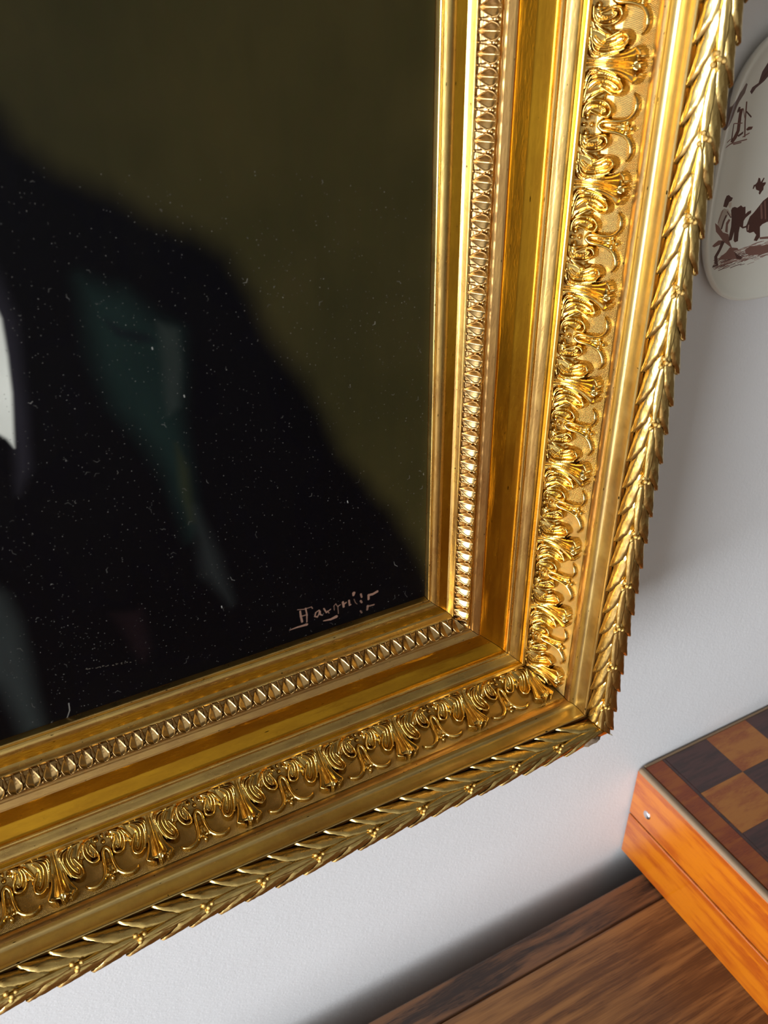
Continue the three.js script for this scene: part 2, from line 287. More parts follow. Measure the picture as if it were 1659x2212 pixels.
// ---------------------------------------------------------------- laurel leaves wrapped round the outer torus
function laurel(kind, variant, cut) {                                       // a along the leaf, b across; returns geometry with the leaf's base at s = 0
  const na = 16, nb = 8, pos = [], uv = [], idx = [], R = (x, y) => vnoise(x * 3.1 + variant * 17.3 + kind * 5, y * 3.7 + variant * 9.1) - 0.5;
  const len = kind === 0 ? 0.098 : 0.092;
  for (let i = 0; i <= na; i++) {
    const a = i / na, wid = Math.pow(Math.sin(Math.PI * Math.pow(clamp(a * 0.985 + 0.012), 0.72)), 0.8);
    for (let j = 0; j <= nb; j++) {
      const b = (j / nb) * 2 - 1, crease = Math.abs(b), rag = 1 + 0.25 * R(a * 4, Math.sign(b) * 3);
      let s, phi;
      if (kind === 0) { s = len * a; phi = 34 + b * 19 * wid * rag + 4 * Math.sin(a * 3 + variant); }
      else { const dir = kind, bend = Math.pow(a, 0.8); const ps = b * 0.026 * wid * rag; s = len * (a * 0.92) + ps * 0.62 * (1 - 0.35 * a); phi = 36 + dir * (6 + 78 * bend) - dir * ps / 0.026 * 31 * (0.75 + 0.3 * a); }
      const lift = 0.0014 + 0.0060 * Math.pow(a, 1.3) + 0.0010 * Math.exp(-((b / 0.10) ** 2)) * (1 - a * 0.6) - 0.0008 * crease * crease + (kind ? 0.0015 * b : 0) + 0.0014 * R(a * 3, b * 1.6) + (kind === 0 ? 0.0006 : 0);
      const edge = i === 0 || i === na || j === 0 || j === nb, r = (LR + (edge ? lift - 0.003 : lift)) * D, p = phi * Math.PI / 180;
      const uo = LC[0] * D - r * Math.sin(p); let sd = s * D; if (cut) { const e = cut[1] + uo - 0.0004; sd = clamp(sd + cut[0], -e, e) - cut[0]; }
      pos.push(sd, uo, LC[1] * D + r * Math.cos(p)); uv.push(s * D, phi * 0.0003);
    }
  }
  const w = nb + 1;
  for (let i = 0; i < na; i++) for (let j = 0; j < nb; j++) { const a = i * w + j, b = a + 1, c = a + w, d = c + 1; if (kind > 0 || kind === 0) idx.push(a, b, c, b, d, c); else idx.push(a, c, b, b, c, d); }
  let g = new THREE.BufferGeometry();
  g.setAttribute('position', new THREE.Float32BufferAttribute(pos, 3)); g.setAttribute('uv', new THREE.Float32BufferAttribute(uv, 2)); g.setIndex(idx); g.computeVertexNormals();
  return g;
}
const LAUREL = { 0: [0, 1, 2, 3].map((v) => laurel(0, v)), 1: [0, 1, 2, 3].map((v) => laurel(1, v)), '-1': [0, 1, 2, 3].map((v) => laurel(-1, v)) };
const berry = new THREE.SphereGeometry(0.0036 * D, 10, 8);

// ---------------------------------------------------------------- the gilt frame: four mitred rails
const SIGHT = { x1: RX(0.5988), y0: RY(-0.9138), w: 0.46, h: 0.56, z: RZ(-1) };
const FC = [SIGHT.x1 - SIGHT.w / 2, SIGHT.y0 + SIGHT.h / 2];
const frame = tag(group('picture_frame'), 'wide carved gilt picture frame with acanthus band and laurel leaf edge', 'picture frame');
frame.position.set(FC[0], FC[1], SIGHT.z);
const acG = relief(BAND, -0.47 * CELL, 0.47 * CELL, 184, 0, BAND.len * 0.95, 118, acanthus);
const tuG = relief(BAND, -0.30 * CELL, 0.30 * CELL, 84, 0, BAND.len * 0.95, 84, tulip);
const toG = relief(TONG, -0.48 * PITCH, 0.66 * PITCH, 40, 0, TONG.len * 1.04, 44, tongue);
const acLow = relief(BAND, -0.47 * CELL, 0.47 * CELL, 60, 0, BAND.len * 0.95, 40, acanthus), tuLow = relief(BAND, -0.30 * CELL, 0.30 * CELL, 40, 0, BAND.len * 0.95, 40, tulip), toLow = relief(TONG, -0.48 * PITCH, 0.66 * PITCH, 14, 0, TONG.len * 1.03, 16, tongue);
const dotG = new THREE.SphereGeometry(0.00031, 7, 3, 0, Math.PI * 2, 0, Math.PI / 2); dotG.rotateX(Math.PI / 2); dotG.scale(1, 1, 0.8);
const moved = (g, x) => { const c = g.clone(); c.translate(x, 0, 0); return c; };
function rail(turn, half, out, phase, full, label) {
  const r = group('rail', frame); r.rotation.z = turn; r.userData.label = label;
  const add = (name, g, m) => { const o = mesh(name, g, m, r); o.position.y = out; return o; };
  for (const [name, kind, prof] of PROFILE) add(name, sweep(prof, half, name === 'laurel_core' ? 60 : 24), kind === 'ground' ? groundGold : G[kind]);
  const stuff = { acanthus_leaf: [], tulip_motif: [], tongue_leaf: [], laurel_leaf: [] };
  const put = (name, gHi, gLow, m, s, remake) => {
    if (!full) { stuff[name].push(moved(gLow, s)); return; }
    const o = add(name, remake ? remake() : gHi, m); o.position.x = s;
  };
  if (full) {                                                            // the ground is punched with rows of tiny raised dots
    const pitch = 0.00068, rows = Math.floor(BAND.len / pitch), list = [], m = new THREE.Matrix4(), q = new THREE.Quaternion(), nrm = new THREE.Vector3(), one = new THREE.Vector3(1, 1, 1), up = new THREE.Vector3(0, 0, 1);
    for (let j = 1; j < rows; j++) {
      const [u, z, nu, nz] = BAND.at(j * pitch), e = half + u - 0.0006; q.setFromUnitVectors(up, nrm.set(0, nu, nz));
      for (let x = -e + (j % 2) * pitch / 2; x < e; x += pitch) list.push(m.compose(new THREE.Vector3(x, out + u, z), q, one).clone());
    }
    const dots = new THREE.InstancedMesh(dotG, groundGold, list.length); list.forEach((k, i) => dots.setMatrixAt(i, k));
    dots.name = 'punched_dots'; dots.userData.kind = 'stuff'; dots.castShadow = dots.receiveShadow = true; r.add(dots);
  }
  const lim = half + 0.172 * D;
  for (let k = -20; k <= 20; k++) {
    const st = phase.tulip + k * CELL, sa = st + CELL / 2, e1 = 0.30 * CELL, e2 = 0.47 * CELL;
    if (Math.abs(st) < lim + 0.2 * CELL) { const c = Math.abs(st) + e1 > lim; put('tulip_motif', tuG, tuLow, G.relief, st, c && (() => relief(BAND, -e1, e1, 84, 0, BAND.len * 0.95, 84, tulip, [st, half]))); if (c && !full) stuff.tulip_motif.pop(); }
    if (Math.abs(sa) < lim + 0.35 * CELL) { const c = Math.abs(sa) + e2 > lim; put('acanthus_leaf', acG, acLow, G.relief, sa, c && (() => relief(BAND, -e2, e2, 184, 0, BAND.len * 0.95, 118, acanthus, [sa, half]))); if (c && !full) stuff.acanthus_leaf.pop(); }
  }
  const lt = half + 0.044 * D;
  for (let k = -60; k <= 60; k++) {
    const s = phase.tongue + k * PITCH; if (Math.abs(s) > lt + 0.3 * PITCH) continue;
    const c = Math.abs(s) + 0.66 * PITCH > lt; if (c && !full) continue;
    put('tongue_leaf', toG, toLow, G.tongue, s, c && (() => relief(TONG, -0.48 * PITCH, 0.66 * PITCH, 40, 0, TONG.len * 1.04, 44, tongue, [s, half])));
  }
  const step = 0.0455 * D, ll = half + 0.235 * D; let n = 0;
  for (let s = -ll - 0.03 * D + phase.laurel; s < ll + 0.01 * D; s += step * (0.9 + 0.2 * rnd()), n++) {
    for (const kind of n % 2 ? [1, -1] : [1, -1, 0]) { const v = Math.floor(rnd() * 4), at = s + (kind ? 0 : 0.012 * D), c = Math.abs(at) + 0.12 * D > half + 0.235 * D, cutG = c ? laurel(kind, v, [at, half]) : null; put('laurel_leaf', LAUREL[kind][v], cutG || LAUREL[kind][v], G.laurel, at, c && (() => cutG)); }
    if (n % 2 === 0 && Math.abs(s) < half + 0.2 * D) for (const [ds, ph, dr] of [[0, 30, 0], [0.006, 44, 0], [0.002, 18, -0.0005], [-0.006, 38, -0.001]]) {
      const p = ph * Math.PI / 180, q = (LR + 0.0058 + dr) * D; if (!full) continue;
      const b = mesh('berry', berry, G.bright, r); b.position.set(s + ds * D + 0.01 * D, out + LC[0] * D - q * Math.sin(p), LC[1] * D + q * Math.cos(p));
    }
  }
  if (!full) for (const [name, list] of Object.entries(stuff)) { if (!list.length) continue; const o = add(name === 'laurel_leaf' ? 'laurel_leaves' : name === 'acanthus_leaf' ? 'acanthus_leaves' : name === 'tulip_motif' ? 'tulip_motifs' : 'tongue_leaves', mergeGeometries(list), name === 'laurel_leaf' ? G.laurel : name === 'tongue_leaf' ? G.tongue : G.relief); o.userData.kind = 'stuff'; }
}
// right rail: local x runs down; lower rail: local x runs to the left
rail(-Math.PI / 2, SIGHT.h / 2, SIGHT.w / 2, { tulip: -(RY(-0.7360) - FC[1]), tongue: -(RY(-0.5250) - FC[1]), laurel: 0.01 * D }, true, 'upright rail on the right');
rail(Math.PI, SIGHT.w / 2, SIGHT.h / 2, { tulip: -(RX(0.4240) - FC[0]), tongue: -(RX(0.2025) - FC[0]), laurel: 0.015 * D }, true, 'lower rail');
rail(Math.PI / 2, SIGHT.h / 2, SIGHT.w / 2, { tulip: 0, tongue: 0, laurel: 0 }, false, 'upright rail on the left');
rail(0, SIGHT.w / 2, SIGHT.h / 2, { tulip: 0, tongue: 0, laurel: 0 }, false, 'upper rail');

{ // chipped corner where the bare plaster shows
  const g = new THREE.IcosahedronGeometry(1, 3), p = g.attributes.position;
  for (let i = 0; i < p.count; i++) { const x = p.getX(i), y = p.getY(i), z = p.getZ(i), k = 0.8 + 0.5 * vnoise(x * 2.3 + 9, y * 2.3 + z * 1.7 + 4); p.setXYZ(i, x * k * 0.0075, y * k * 0.0028, z * k * 0.0026); }
  g.computeVertexNormals();
  const c = mesh('chipped_plaster', g, new THREE.MeshStandardMaterial({ name: 'bare gesso', color: lin(0.20, 0.14, 0.09), map: tile(plasterTint, 0.3), roughness: 0.85 }), frame);
  c.position.set(SIGHT.w / 2 + (0.262 - 0.055) * D + 0.006, -SIGHT.h / 2 - 0.2745 * D + 0.0045, LC[1] * D + 0.019 * D); c.userData.label = 'chip of bare greyish plaster';
}

// ---------------------------------------------------------------- the painting
const PZ = SIGHT.z - 0.010 * D;
const PB = { x0: FC[0] - SIGHT.w / 2 + 0.0003, x1: FC[0] + SIGHT.w / 2 - 0.0003, y0: FC[1] - SIGHT.h / 2 + 0.0003, y1: FC[1] + SIGHT.h / 2 - 0.0003 };
{
  const TW = 1440, TH = Math.round(TW * (PB.y1 - PB.y0) / (PB.x1 - PB.x0)), pxm = TW / (PB.x1 - PB.x0);
  const P = (px, py) => { const v = onPlane(px, py, PZ); return [(v.x - PB.x0) * pxm, (v.y - PB.y0) * pxm]; };      // photo pixel -> texel
  const poly = (pts) => pts.map(([a, b]) => P(a, b));
  const sdPoly = (p, x, y) => {
    let d = 1e18, inside = false;
    for (let i = 0, j = p.length - 1; i < p.length; j = i++) {
      const ex = p[j][0] - p[i][0], ey = p[j][1] - p[i][1], wx = x - p[i][0], wy = y - p[i][1], t = clamp((wx * ex + wy * ey) / (ex * ex + ey * ey));
      d = Math.min(d, (wx - ex * t) ** 2 + (wy - ey * t) ** 2);
      if ((p[i][1] > y) !== (p[j][1] > y) && x < ex * (y - p[i][1]) / ey + p[i][0]) inside = !inside;
    }
    return (inside ? -1 : 1) * Math.sqrt(d);
  };
  // the sitter's head and collar, above what the photograph shows
  const ell = (x, y, a, b) => Array.from({ length: 24 }, (_, i) => [(x + a * Math.cos(i / 24 * 2 * Math.PI)) * TW, y * TH + b * Math.sin(i / 24 * 2 * Math.PI) * TW]);
  const oval = { head: ell(0.48, 0.665, 0.098, 0.132), hair: ell(0.485, 0.775, 0.115, 0.075), collar: ell(0.485, 0.555, 0.06, 0.022) };
  // painted shapes, in pixels of the photograph: [outline, softness in texels, colour, strength]
  const shapes = [
    [[[-700, -150], [-330, -40], [-120, 130], [0, 240], [45, 310], [130, 370], [240, 415], [330, 470], [415, 500], [490, 550], [545, 640], [590, 730], [660, 830], [700, 900], [735, 975], [790, 1035], [850, 1110], [890, 1170], [930, 1260], [960, 1500], [0, 1900], [-1400, 2300], [-1500, 300]], 26, [0.0012, 0.0012, 0.0022], 1],
    [[[170, 610], [270, 640], [340, 700], [385, 720], [388, 800], [385, 900], [405, 1020], [420, 1150], [410, 1160], [370, 1040], [320, 960], [250, 880], [200, 760]], 26, [0.007, 0.0165, 0.015], 0.8],
    [[[338, 700], [380, 716], [388, 790], [384, 880], [360, 900], [345, 800]], 10, [0.019, 0.025, 0.023], 0.75],
    [[[380, 960], [405, 1010], [420, 1130], [408, 1130], [390, 1050]], 10, [0.020, 0.022, 0.009], 0.55],
    [[[225, 690], [262, 712], [318, 722], [336, 738], [300, 742], [250, 726]], 7, [0.004, 0.006, 0.008], 0.9],
    [[[-30, 560], [30, 700], [55, 860], [62, 1010], [40, 1070], [30, 960], [0, 820], [-40, 700]], 14, [0.017, 0.016, 0.022], 0.8],
    [[[-160, 560], [-40, 600], [2, 690], [16, 770], [26, 850], [30, 968], [14, 950], [-10, 935], [-70, 960], [-170, 930]], 4, [0.52, 0.54, 0.50], 1],
    [[[-60, 1250], [5, 1290], [35, 1350], [55, 1430], [75, 1520], [90, 1570], [50, 1590], [10, 1500], [-60, 1420]], 20, [0.021, 0.026, 0.026], 0.9],
    [[[240, 1330], [300, 1320], [320, 1400], [310, 1430], [280, 1400]], 14, [0.012, 0.006, 0.008], 0.5],
    [[[420, 1100], [470, 1200], [500, 1300], [440, 1240]], 20, [0.020, 0.024, 0.024], 0.6],
    ['head', 26, [0.16, 0.085, 0.045], 0.9], ['hair', 22, [0.012, 0.008, 0.006], 1], ['collar', 8, [0.30, 0.30, 0.27], 0.85],
  ].map(([pts, s, c, k]) => { const p = typeof pts === 'string' ? oval[pts] : poly(pts), xs = p.map((q) => q[0]), ys = p.map((q) => q[1]); return { p, s, c, k, b: [Math.min(...xs) - s, Math.max(...xs) + s, Math.min(...ys) - s, Math.max(...ys) + s] }; });
  const img = new Float32Array(TW * TH * 3);
  for (let j = 0; j < TH; j++) for (let i = 0; i < TW; i++) {
    const x = i / pxm, y = j / pxm, n = fbm(x * 22, y * 22, 5), m = fbm(x * 7 + 9, y * 7 + 3, 3), str = fbm(x * 160, y * 30, 2);
    let c = [0.0265 + 0.018 * (n - 0.45) + 0.016 * (m - 0.4), 0.0225 + 0.012 * (n - 0.45) + 0.010 * (m - 0.4), 0.0078 + 0.004 * (n - 0.45)];
    for (const q of shapes) {
      if (i < q.b[0] || i > q.b[1] || j < q.b[2] || j > q.b[3]) continue;
      const a = q.k * sstep(q.s, -q.s, sdPoly(q.p, i + 6 * (n - 0.5) * (q.s > 8 ? 2 : 0.4), j + 6 * (str - 0.4) * (q.s > 8 ? 2 : 0.3)));
      for (let k = 0; k < 3; k++) c[k] = mix(c[k], q.c[k] * (0.8 + 0.45 * n), a);
    }
    for (let k = 0; k < 3; k++) img[(j * TW + i) * 3 + k] = Math.max(0.0006, c[k] * (0.93 + 0.14 * str));
  }
  const dab = (pts, r0, r1, col, k) => {                               // a brush stroke through photo pixels
    const p = pts.map(([a, b]) => P(a, b));
    for (let q = 0; q + 1 < p.length; q++) {
      const [ax, ay] = p[q], [bx, by] = p[q + 1], R = Math.max(r0, r1) + 1.5;
      for (let j = Math.floor(Math.min(ay, by) - R); j <= Math.max(ay, by) + R; j++) for (let i = Math.floor(Math.min(ax, bx) - R); i <= Math.max(ax, bx) + R; i++) {
        if (i < 0 || j < 0 || i >= TW || j >= TH) continue;
        const dx = bx - ax, dy = by - ay, t = clamp(((i - ax) * dx + (j - ay) * dy) / (dx * dx + dy * dy + 1e-9)), d = Math.hypot(i - ax - dx * t, j - ay - dy * t), a = k * sstep(0.7, -0.7, d - mix(r0, r1, (q + t) / (p.length - 1)));
        for (let c = 0; c < 3; c++) { const o = (j * TW + i) * 3 + c; img[o] = mix(img[o], col[c], a); }
      }
    }
  };
  const ink = [0.20, 0.115, 0.085], Z = (x, y) => [600 + x / 5.53, 1230 + y / 5.53];
  for (const [pts, a, b, k] of [
    [[[265, 505], [272, 560], [288, 628]], 1.8, 2.2, 1], [[[285, 562], [335, 548]], 1.2, 1.2, 0.9], [[[330, 470], [345, 540], [345, 632]], 1.6, 1.2, 1], [[[232, 486], [310, 480], [400, 452], [412, 470]], 0.8, 1, 0.9],
    [[[140, 728], [230, 695], [345, 662]], 0.9, 2.6, 1], [[[490, 490], [450, 520], [440, 565], [470, 572], [505, 510]], 1.3, 1.6, 0.9], [[[495, 500], [505, 540], [530, 552]], 1.9, 1.2, 1], [[[548, 472], [578, 520], [628, 480]], 1.5, 1.2, 1], [[[590, 500], [610, 525]], 1.2, 1, 0.8],
    [[[545, 618], [630, 600], [695, 568]], 1.1, 3.4, 1], [[[672, 490], [668, 440], [690, 415], [715, 450], [722, 530]], 0.8, 0.9, 0.7], [[[722, 440], [745, 425]], 1.2, 1, 0.9], [[[775, 395], [785, 450]], 2.3, 2.2, 1], [[[790, 420], [812, 400]], 1.5, 1.8, 0.9], [[[848, 375], [855, 430], [868, 425]], 2, 1.6, 0.9],
    [[[905, 288], [902, 312]], 3.4, 2.2, 1], [[[908, 360], [925, 400], [945, 418]], 0.8, 0.7, 0.6], [[[990, 300], [1000, 335]], 2, 1.8, 0.9], [[[988, 380], [1000, 398]], 2.2, 2, 0.8], [[[1082, 360], [1082, 310], [1130, 300], [1185, 268]], 2.2, 2.8, 1], [[[1072, 440], [1066, 485]], 2.4, 2, 0.7], [[[1072, 445], [1145, 425]], 1.6, 1.8, 0.7], [[[985, 500], [1000, 520]], 1.8, 1.8, 0.5],
  ]) dab(pts.map(([x, y]) => Z(x, y)), a, b, ink, k);
  // dust, lint and small losses lying on the varnish
  for (let k = 0; k < 2300; k++) {
    const px = rnd() * 930, py = 350 + Math.pow(rnd(), 0.7) * 1220, v = 0.05 + 0.25 * rnd() * rnd(), L = rnd() < 0.06 ? 14 * rnd() : 1.4 * rnd(), an = rnd() * 6.28;
    dab([[px, py], [px + Math.cos(an) * L * 0.5, py + Math.sin(an) * L * 0.6], [px + Math.cos(an + 0.5) * L, py + Math.sin(an + 0.5) * L]], 0.25 + 0.3 * rnd(), 0.2, [v, v * 0.97, v * 0.9], 0.75);
  }
  for (let k = 0; k < 34; k++) { const x = 185 + rnd() * 110, y = 1446 - (x - 185) * 0.16 + 3 * (rnd() - 0.5); dab([[x, y], [x + 1, y]], 0.5, 0.3, [0.16, 0.14, 0.11], 0.8); }
  for (const [x, y] of [[397, 855], [328, 752], [750, 1083], [478, 1310]]) dab([[x, y], [x + 1, y + 4]], 0.8, 0.6, [0.4, 0.4, 0.38], 0.9);
  dab([[148, 1520], [150, 1535], [145, 1550], [140, 1556]], 0.9, 0.6, [0.2, 0.19, 0.17], 0.9);
  const toS = (v) => v <= 0.0031308 ? v * 12.92 : 1.055 * Math.pow(v, 1 / 2.4) - 0.055;
  const map = tex(TW, TH, (x, y) => { const o = (Math.floor(y * TH) * TW + Math.floor(x * TW)) * 3; return [toS(img[o]), toS(img[o + 1]), toS(img[o + 2])]; }, true, false);
  const canvasBump = tex(256, 256, (x, y) => { const v = 0.5 + 0.25 * Math.sin(x * 2 * Math.PI * 32) * Math.sin(y * 2 * Math.PI * 32) + 0.5 * (fbm(x * 10, y * 10, 3, 10) - 0.5); return [v, v, v]; }, false);
  const varnish = new THREE.MeshPhysicalMaterial({ name: 'varnished oil paint', map, roughness: 0.35, specularIntensity: 0.22, bumpMap: tile(canvasBump, 0.018 / (PB.x1 - PB.x0), 0.018 / (PB.y1 - PB.y0)), bumpScale: 0.00006 });
  const face = new THREE.PlaneGeometry(PB.x1 - PB.x0, PB.y1 - PB.y0);
  const painting = tag(group('oil_painting'), 'dark varnished portrait painting with signature, set inside the gilt frame', 'painting');
  painting.position.set((PB.x0 + PB.x1) / 2, (PB.y0 + PB.y1) / 2, PZ);
  mesh('canvas', face, varnish, painting);
  const back = new THREE.BoxGeometry(PB.x1 - PB.x0, PB.y1 - PB.y0, 0.008); back.translate(0, 0, -0.0045);
  mesh('stretcher', back, new THREE.MeshStandardMaterial({ name: 'raw pine', color: lin(0.3, 0.2, 0.11), roughness: 0.8 }), painting);
}

// ---------------------------------------------------------------- wood
function woodTex(w, h, base, dark, nx, ny, seedOff, figure = 1) {            // periodic; grain runs along x
  return tex(w, h, (x, y) => {
    const o = seedOff * 7, wob = fbm(x * 3 + o, y * 4, 3, [3, 4]), yy = y + 0.06 * figure * (wob - 0.5);
    const g = fbm(x * nx * 0.5 + o, yy * ny, 4, [nx * 0.5, ny]), fine = fbm(x * nx * 3, yy * ny * 9, 2, [nx * 3, ny * 9]);
    const pore = sstep(0.60, 0.70, vnoise(x * nx * 4 + o, yy * ny * 14, [nx * 4, ny * 14])) * sstep(0.35, 0.6, g);
    const t = clamp(0.42 + 2.0 * (g - 0.47) + 0.75 * (fine - 0.37) + 0.5 * pore);
    return [mix(base[0], dark[0], t), mix(base[1], dark[1], t), mix(base[2], dark[2], t)];
  });
}
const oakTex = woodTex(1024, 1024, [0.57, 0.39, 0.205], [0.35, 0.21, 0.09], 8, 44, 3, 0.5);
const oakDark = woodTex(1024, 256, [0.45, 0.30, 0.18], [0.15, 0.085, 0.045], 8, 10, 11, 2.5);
const cherryTex = woodTex(512, 256, [0.90, 0.62, 0.20], [0.76, 0.42, 0.09], 8, 8, 19);
const walnutTex = woodTex(512, 256, [0.31, 0.18, 0.155], [0.21, 0.11, 0.095], 8, 14, 27);
const oak = (t, mw, mh, rough, tint = 0xffffff, coat = 0.25) => new THREE.MeshPhysicalMaterial({ color: tint, map: tile(t, mw, mh), roughness: rough, bumpMap: tile(t, mw, mh), bumpScale: -0.00015, clearcoat: coat, clearcoatRoughness: 0.25 });
{
  // sideboard standing a hand's breadth clear of the wall
  const top = RY(-2.064), zb = RZ(-0.963), zs = RZ(-0.883), x0 = -0.35, x1 = 1.25, z1 = 0.50;
  const sb = tag(group('wooden_sideboard'), 'brown oak sideboard top carrying the chess box, clear of the wall', 'sideboard');
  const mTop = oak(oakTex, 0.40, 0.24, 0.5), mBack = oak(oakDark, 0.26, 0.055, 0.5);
  const zSplit = [zs + 0.0012, zs + 0.19, z1];
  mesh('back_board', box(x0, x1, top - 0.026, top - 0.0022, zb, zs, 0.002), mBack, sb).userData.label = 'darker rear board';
  for (let k = 0; k < 2; k++) mesh('top_board', box(x0, x1, top - 0.026, top, zSplit[k], zSplit[k + 1] - 0.0008, 0.0018), mTop, sb);
  mesh('cabinet_body', box(x0 + 0.03, x1 - 0.03, 0.1, top - 0.026, zb + 0.01, z1 - 0.03), mTop, sb);
  for (const [a, b] of [[x0 + 0.04, zb + 0.015], [x1 - 0.1, zb + 0.015], [x0 + 0.04, z1 - 0.1], [x1 - 0.1, z1 - 0.1]]) mesh('leg', box(a, a + 0.06, 0, 0.1, b, b + 0.06), mBack, sb);

  // folded chess box, its back edge against the wall
  const bx0 = RX(1.2615), bxl = RX(1.2615) + 0.47, zb0 = 0.0015, zb1 = RZ(-0.44), yb = top, ys = RY(-1.9095), yt = RY(-1.738);
  const cb = tag(group('chess_box'), 'folded wooden chess box with inlaid checkered lid, overhanging the sideboard', 'chess box');
  const orange = new THREE.MeshPhysicalMaterial({ name: 'varnished orange beech', color: lin(0.62, 0.385, 0.015), map: tile(cherryTex, 0.16, 0.06), roughness: 0.35, clearcoat: 1, clearcoatRoughness: 0.06, ior: 1.6 });
  const wornEdge = new THREE.MeshStandardMaterial({ name: 'worn bare edge', color: lin(0.25, 0.165, 0.095), map: tile(plasterTint, 0.03), roughness: 0.55 });
  const frameWood = oak(cherryTex, 0.12, 0.05, 0.45, 0xa88058);
  const gap = 0.0011;
  const lower = box(bx0, bxl, yb, ys - gap, zb0, zb1, 0.0016), upper = box(bx0, bxl, ys + gap, yt - 0.0035, zb0, zb1, 0.0016);
  mesh('lower_tray', lower, orange, cb); mesh('upper_tray', upper, orange, cb);
  mesh('seam_lining', box(bx0 + 0.002, bxl - 0.002, ys - 0.001, ys + 0.001, zb0 + 0.002, zb1 - 0.002), new THREE.MeshStandardMaterial({ name: 'dark seam', color: lin(0.02, 0.01, 0.006), roughness: 0.9 }), cb);
  // lid: worn rounded edge strips, frame strips, dark inlay line, squares
  const e = 0.0075;
  mesh('edge_strip', box(bx0 + 0.0004, bx0 + e, yt - 0.008, yt - 0.0004, zb0, zb1, 0.003), wornEdge, cb).userData.label = 'worn greyish rounded edge of the lid';
  mesh('edge_strip', box(bxl - e, bxl - 0.0004, yt - 0.008, yt - 0.0004, zb0, zb1, 0.003), wornEdge, cb);
  mesh('edge_strip', box(bx0 + e, bxl - e, yt - 0.008, yt - 0.0004, zb0, zb0 + 0.0025, 0.001), wornEdge, cb);
  const sx0 = RX(1.3465), px = 0.1435 * D, pz = 0.1300 * D, sz0 = zb0 + 0.0030, ln = 0.0032;
  mesh('lid_frame', box(bx0 + e, sx0 - ln, yt - 0.008, yt - 0.0012, zb0 + 0.0025, zb1, 0.0006), frameWood, cb);
  mesh('lid_frame', box(sx0 + 8 * px + ln, bxl - e, yt - 0.008, yt - 0.0012, zb0 + 0.0025, zb1, 0.0006), frameWood, cb);
  const darkSq = new THREE.MeshPhysicalMaterial({ name: 'dark walnut veneer', color: lin(0.9, 0.8, 0.8), map: tile(walnutTex, 0.07, 0.03), roughness: 0.42, clearcoat: 0.4, clearcoatRoughness: 0.3 });
  const lightSq = new THREE.MeshPhysicalMaterial({ name: 'orange maple veneer', color: lin(0.50, 0.40, 0.36), map: tile(cherryTex, 0.09, 0.05), roughness: 0.42, clearcoat: 0.4, clearcoatRoughness: 0.3 });
  mesh('inlay_line', box(sx0 - ln, sx0 - 0.0002, yt - 0.008, yt - 0.0012, zb0 + 0.0025, zb1, 0.0002), darkSq, cb);
  mesh('inlay_line', box(sx0 + 8 * px, sx0 + 8 * px + ln, yt - 0.008, yt - 0.0012, zb0 + 0.0025, zb1, 0.0002), darkSq, cb);
  const zr = [sz0, RZ(-0.9125), RZ(-0.7805), RZ(-0.6485), RZ(-0.5165)];
  for (let i = 0; i < 8; i++) for (let j = 0; j < 4; j++) {
    const dark = (i + j) % 2 === 0;
    mesh(dark ? 'dark_square' : 'light_square', box(sx0 + i * px, sx0 + (i + 1) * px - 0.0001, yt - 0.006, yt - 0.0010 - 0.0001 * ((i * 3 + j) % 3), zr[j], zr[j + 1] - 0.0001), dark ? darkSq : lightSq, cb);
  }
  mesh('lid_frame', box(sx0 - ln, sx0 + 8 * px + ln, yt - 0.008, yt - 0.0012, zr[4], zb1, 0.0006), frameWood, cb);
  // small metal pin in the side of the lid
  const pin = new THREE.SphereGeometry(0.0044, 20, 12); pin.scale(0.42, 1, 1);
  const pm = mesh('metal_pin', pin, new THREE.MeshStandardMaterial({ name: 'nickel', color: lin(0.8, 0.78, 0.8), metalness: 1, roughness: 0.25 }), cb);
  const d = new THREE.Vector3(1397.7 - FW / 2, -(1760.6 - FH / 2), -FOCAL).applyQuaternion(camera.quaternion); d.multiplyScalar((bx0 - EYE.x) / d.x).add(EYE); pm.position.copy(d); pm.userData.label = 'silvery round pin';
}

